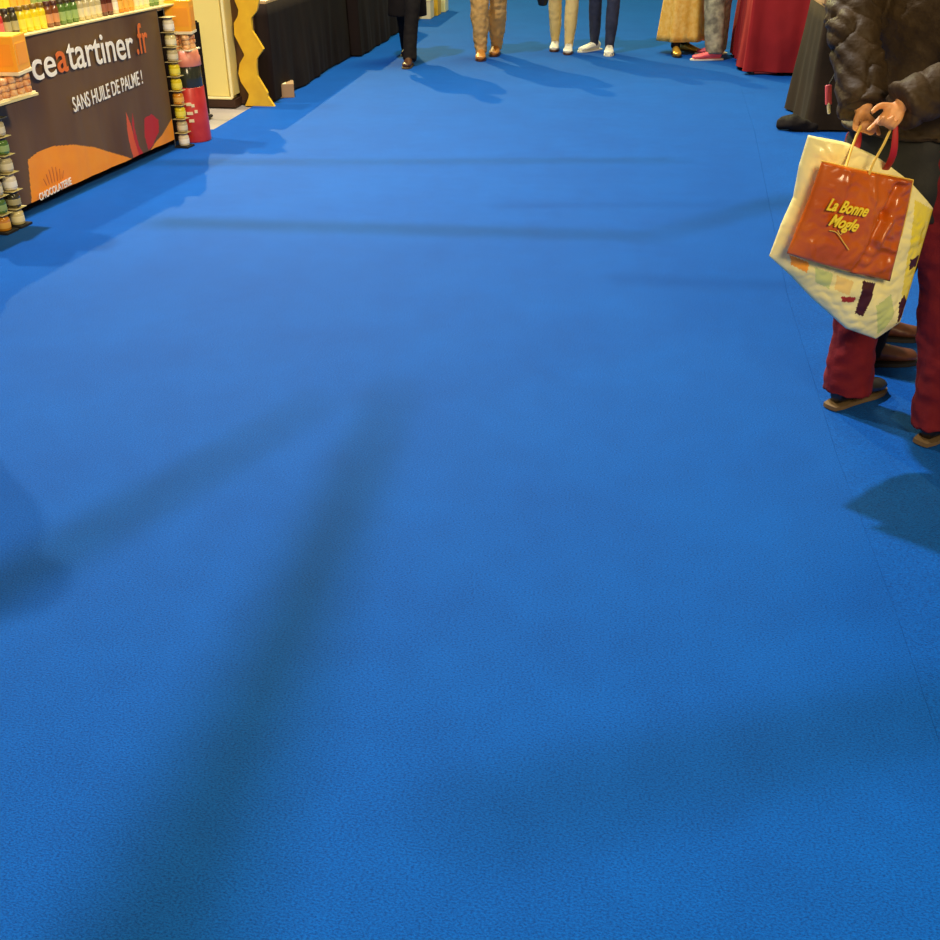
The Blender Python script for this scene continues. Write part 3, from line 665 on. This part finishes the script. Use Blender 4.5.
# handbag of beige walker at the top edge
p = at(545.5, 1, 12.2)
t = empty('handbag', (p.x-.03, p.y, p.z-.05), 0, label='small dark handbag beside the walker in pale beige trousers', cat='bag')
bm = bmesh.new(); tube(bm, [(0, 0, .02, .05, .03), (0, 0, .1, .07, .04), (0, 0, .2, .06, .03)], 16, 4, xax=(1, 0, 0)); obj('bag_body', bm, M['blacksh'], t, True)
bm = bmesh.new(); tube(bm, [(-.04, 0, .2, .004), (-.02, 0, .36, .004), (.02, 0, .36, .004), (.04, 0, .2, .004)], 8, 4); obj('strap', bm, M['blacksh'], t, True)
# visitor just outside the left edge, whose shadow reaches into the picture
person('visitor in black at the left, outside the photo, casting a shadow onto the carpet', (-2.46, 2.98, 0), math.radians(-60), 1.7, top='black', trouser='black', top_hem=.6, vox=.014)

# ---------------------------------------------------------------- BAGS
def coons(poly4, n=28):
    """poly4: bottom, right, top, left polylines as functions [0,1]->Vector (px)"""
    b, r, t, l = poly4
    def pl(P):
        P = [Vector(p) for p in P]; d = [0]
        for a, c in zip(P, P[1:]): d.append(d[-1]+(c-a).length)
        def f(u):
            s = u*d[-1]
            for i in range(len(P)-1):
                if s <= d[i+1]+1e-9: return P[i].lerp(P[i+1], (s-d[i])/(d[i+1]-d[i]))
            return P[-1]
        return f
    b, r, t, l = map(pl, (b, r, t, l))
    def f(u, v):
        c = b(0)*(1-u)*(1-v)+b(1)*u*(1-v)+t(0)*(1-u)*v+t(1)*u*v
        return b(u)*(1-v)+t(u)*v+l(v)*(1-u)+r(v)*u-c
    return f
def off_plane(o):
    q = VP((.5, 2.93), (1.5, 3.20)); q.n = PB.n; q.A = PB.A+PB.n*o; return q
def bag_shell(patch, plane, thick, n=44, crum=.006, seed=0, off=0, colour=None, creases=None, flatside=.5):
    bm = bmesh.new(); G = {}
    for sgn in (1, -1):
        for i in range(n+1):
            for j in range(n+1):
                u, v = i/n, j/n; edge = i in (0, n) or j in (0, n)
                if edge and sgn == -1: continue
                p = patch(u, v); s, z = plane.sz(p.x, p.y)
                pu = (1-abs(2*u-1)**3)*(1-abs(2*v-1)**4*(1 if v < .5 else .35))
                cr_ = crum*(1+2.2*max(0, (u-.55))*(1 if n == 60 else 0)*2)*(noise.noise(Vector((s*14, z*14, seed+sgn)))+.6*abs(noise.noise(Vector((s*30, z*30, seed+3))))*1.5)
                if creases and sgn == 1:
                    for (xa, ya, xb, yb, am, wd_) in creases:
                        A_, B_ = Vector((xa, ya)), Vector((xb, yb)); tt = max(0, min(1, (p-A_).dot(B_-A_)/(B_-A_).length_squared))
                        cr_ += am*math.exp(-((p-A_-(B_-A_)*tt).length/wd_)**2)
                o = 0 if edge else sgn*(thick*.5*max(pu, 0)**.6)+cr_*min(1, pu*3)
                G[(sgn, i, j)] = bm.verts.new(plane.P(s, z, off+o))
    gt = lambda s, i, j: G.get((s, i, j)) or G[(1, i, j)]
    for sgn in (1, -1):
        for i in range(n):
            for j in range(n):
                q = [gt(sgn, i, j), gt(sgn, i+1, j), gt(sgn, i+1, j+1), gt(sgn, i, j+1)]
                f = bm.faces.new(q if sgn == 1 else q[::-1])
                if colour and sgn == 1:
                    f.material_index = colour((patch((i+.5)/n, (j+.5)/n)))
    return bm
PB = VP((.5, 2.93), (1.5, 3.20))       # plane of the bags, faces the camera
sgn_b = 1 if PB.n.y < 0 else -1
PB.n = PB.n*sgn_b
cream_patch = coons(([(770, 254), (792, 275), (812, 297), (846, 328), (876, 339)], [(876, 339), (900, 322), (915, 270), (926, 232), (933, 208)], [(808, 135), (848, 143), (876, 156), (905, 178), (933, 208)], [(769, 256), (781, 224), (793, 197), (799, 165), (808, 135)]))
cb = tuple(PB.P(*PB.sz(870, 240), off=-.055)); 
marks = [([(855, 275), (868, 278), (864, 292), (857, 312), (850, 309), (853, 292)], 1), ([(834, 291), (849, 292), (848, 298), (836, 297)], 2), ([(786, 252), (803, 258), (801, 268), (788, 262)], 4),
          ([(905, 256), (916, 253), (914, 264), (904, 267)], 1), ([(808, 262), (826, 268), (823, 284), (810, 278)], 5), ([(895, 300), (900, 292), (905, 300), (898, 318), (894, 322)], 1), ([(830, 270), (846, 276), (842, 290), (828, 284)], 6), ([(868, 300), (885, 290), (890, 310), (876, 334)], 5), ([(908, 196), (933, 210), (926, 236), (915, 280), (903, 318), (897, 290), (903, 240)], 3),]
def col_cream(p):
    for po, k in marks:
        if inside((p.x, p.y), po): return k
    return 0
t = empty('plastic_carrier_bag', cb, 0, label='large cream plastic carrier bag with yellow and brown print, hanging behind the orange-brown bag', cat='bag')
bm = bag_shell(cream_patch, off_plane(-.07), .10, 130, .008, 3, 0, col_cream)
obj('bag_body', bm, [M['cream_bag'], M['brown_print'], M['red_print'], M['yellow_print'], M['orange'], M['green_print'], M['beige']], t, True, world=True)
for (x0, y0, x1, y1, x2, y2, yy) in [(896, 122, 893, 155, 891, 182, 2.97), (860, 124, 857, 146, 858, 162, 3.05)]:
    bm = bmesh.new(); a = at(x0, y0, yy); b = at(x1, y1, yy); e = PB.P(*PB.sz(x2, y2), off=-.06)
    tube(bm, [(*a, .006, .002), (*b, .010, .002), (*e, .010, .002)], 10, 4, xax=(1, 0, 0)); obj('handle', bm, M['red_strap'], t, True, world=True)
or_patch = coons(([(785, 252), (815, 262), (850, 272), (888, 280)], [(888, 280), (898, 240), (906, 206), (911, 179)], [(820, 160), (850, 167), (880, 173), (911, 179)], [(785, 252), (797, 222), (808, 195), (820, 160)]))
t = empty('paper_gift_bag', tuple(PB.P(*PB.sz(848, 220), off=0)), 0, label='small glossy orange-brown gift bag with gold script lettering', cat='bag')
obj('bag_body', bag_shell(or_patch, PB, .045, 60, .006, 8, .012, creases=[(894, 184, 880, 212, -.022, 4), (880, 212, 852, 270, -.014, 4), (872, 236, 884, 218, .018, 3.5), (874, 242, 898, 250, .014, 4), (845, 168, 836, 200, .006, 3), (870, 174, 862, 240, .007, 3), (808, 240, 806, 256, .006, 3)]), M['orange_bag'], t, True, world=True)
bm = bmesh.new()
pts = [or_patch(i/20, 1) for i in range(21)]; tube(bm, [(*PB.P(*PB.sz(p.x, p.y), off=.012), .0022) for p in pts], 6, 1)
pts = [or_patch(1, .45+.55*i/10) for i in range(11)]; tube(bm, [(*PB.P(*PB.sz(p.x, p.y), off=.012), .002) for p in pts], 6, 1)
obj('gold_edge', bm, M['cord'], t, True, world=True)
for pl, yy in [([(862, 124), (854, 142), (848, 160), (844, 174)], 3.03), ([(893, 124), (884, 144), (874, 162), (868, 177)], 2.94)]:
    bm = bmesh.new(); n = len(pl); a = at(*pl[0], yy); e = PB.P(*PB.sz(*pl[-1]), off=.034)
    pts = []
    for i, q in enumerate(pl):
        f = i/(n-1); p = a.lerp(e, f); d = ray(*q); tt = (p-EYE).dot(d)/d.dot(d); pts.append((*(EYE+d*tt), .0035))
    tube(bm, pts, 8, 4); obj('cord_handle', bm, M['cord'], t, True, world=True)
def bag_text(s, a, b, h, parent, m, off=.046, shear=.35):
    me = text_mesh(s, 1, bold=.022, shear=shear, ext=.002); xs = [v.co.x for v in me.vertices]; x0, x1 = min(xs), max(xs)
    A = Vector(PB.sz(*a)); B = Vector(PB.sz(*b)); D = B-A; L = D.length; D.normalize(); Nn = Vector((-D.y, D.x))
    if Nn.y < 0: Nn = -Nn
    for v in me.vertices:
        q = A+D*((v.co.x-x0)/(x1-x0)*L)+Nn*(v.co.y*h)
        v.co = PB.P(q.x, q.y, off+v.co.z)
    return obj('lettering', me, m, parent, world=True)
bag_text('La Bonne', (819, 205), (859, 212), .046, t, M['gold_ink'])
bag_text('Mogle', (821, 220), (849, 227), .046, t, M['gold_ink'])
bm = bmesh.new(); tube(bm, [(*PB.P(*PB.sz(x, y), off=.044), .0015) for x, y in [(823, 226), (830, 228), (837, 238), (842, 245)]], 6, 3); tube(bm, [(*PB.P(*PB.sz(x, y), off=.044), .0015) for x, y in [(838, 224), (834, 230), (831, 226)]], 6, 3)
obj('flourish', bm, M['cord'], t, True, world=True)

# ---------------------------------------------------------------- LIGHT
def area(name, loc, tgt, size, energy, col, shape='DISK'):
    l = bpy.data.lights.new(name, 'AREA'); l.shape = shape; l.size = size; l.energy = energy; l.color = col
    o = bpy.data.objects.new(name, l); COL.objects.link(o); o.location = loc
    o.rotation_euler = (Vector(tgt)-Vector(loc)).to_track_quat('-Z', 'Y').to_euler(); return o
def spot(name, loc, tgt, radius, energy, col, angle=60, blend=.4):
    l = bpy.data.lights.new(name, 'SPOT'); l.shadow_soft_size = radius; l.energy = energy; l.color = col; l.spot_size = math.radians(angle); l.spot_blend = blend
    o = bpy.data.objects.new(name, l); COL.objects.link(o); o.location = loc
    o.rotation_euler = (Vector(tgt)-Vector(loc)).to_track_quat('-Z', 'Y').to_euler(); return o
spot('floodlight_far', (-8.7, 23.4, 11.6), (-.5, 8, 0), .12, 12500, (1, .93, .36), 80)
spot('floodlight_left', (-7.7, 8.3, 10.2), (-.2, 3.2, 0), .14, 4700, (1, .84, .55), 70)
KL = Vector((-3.0, 7.0, 9.0))
area('hall_light', KL, (0, 2.6, 0), .36, 1150, (1.0, .97, .94))
area('hall_light_far', (-.8, 13.5, 9.0), (-.8, 13.0, 0), 4.0, 950, (1, 1.0, .46))
spot('stand_fill', (.7, 4.2, 3.6), (-3.1, 6.9, .4),   .25, 680, (1, .80, .5), 62, .9)  # added fill spot, brightens the sauce stand and its banner
area('hall_light_fill', (1.8, -4.5, 5.0), (-1.0, 6, 0), 2.5, 540, (1, .80, .46))
wd = bpy.data.worlds.new('World'); SC.world = wd; wd.use_nodes = True
wd.node_tree.nodes['Background'].inputs[0].default_value = (1, .84, .62, 1); wd.node_tree.nodes['Background'].inputs[1].default_value = .16

# unseen tapered rods added below the hall light to shade bands of the carpet
def shadow_caster(pa, pb, h, r0, r1, n):
    P = []
    for p in (pa, pb):
        G_ = g(*p); P.append(KL+(G_-KL)*((KL.z-h)/KL.z))
    d = (P[1]-P[0])
    bm = bmesh.new(); tube(bm, [(*P[0], r0), (*P[1], r1)], 10, 1, flat=True)
    tag(obj('shadow_rod_%d' % n, bm, M['metal']), kind='structure')
shadow_caster((398, 380), (110, 1040), 3.6, .010, .098, 1)
shadow_caster((330, 395), (-60, 622), 3.6, .010, .045, 2)
shadow_caster((1000, 700), (440, 826), 3.6, .034, .022, 3)
shadow_caster((150, 222), (640, 236), 3.6, .040, .018, 4)
shadow_caster((120, 163), (680, 160), 3.6, .022, .016, 5)
shadow_caster((640, 240), (800, 196), 3.6, .010, .03, 6)

# ---------------------------------------------------------------- CAMERA
cam = bpy.data.cameras.new('camera'); co = bpy.data.objects.new('camera', cam); COL.objects.link(co)
cam.sensor_width = 36; cam.sensor_fit = 'HORIZONTAL'; cam.lens = 36*FPX/940; co.location = EYE
co.matrix_world = Matrix(((R.x, U.x, -F.x, EYE.x), (R.y, U.y, -F.y, EYE.y), (R.z, U.z, -F.z, EYE.z), (0, 0, 0, 1)))
cam.clip_start = .05; cam.clip_end = 200
SC.camera = co
SC.view_settings.view_transform = 'Standard'; SC.view_settings.look = 'None'; SC.view_settings.gamma = 1; SC.view_settings.exposure = 0.0
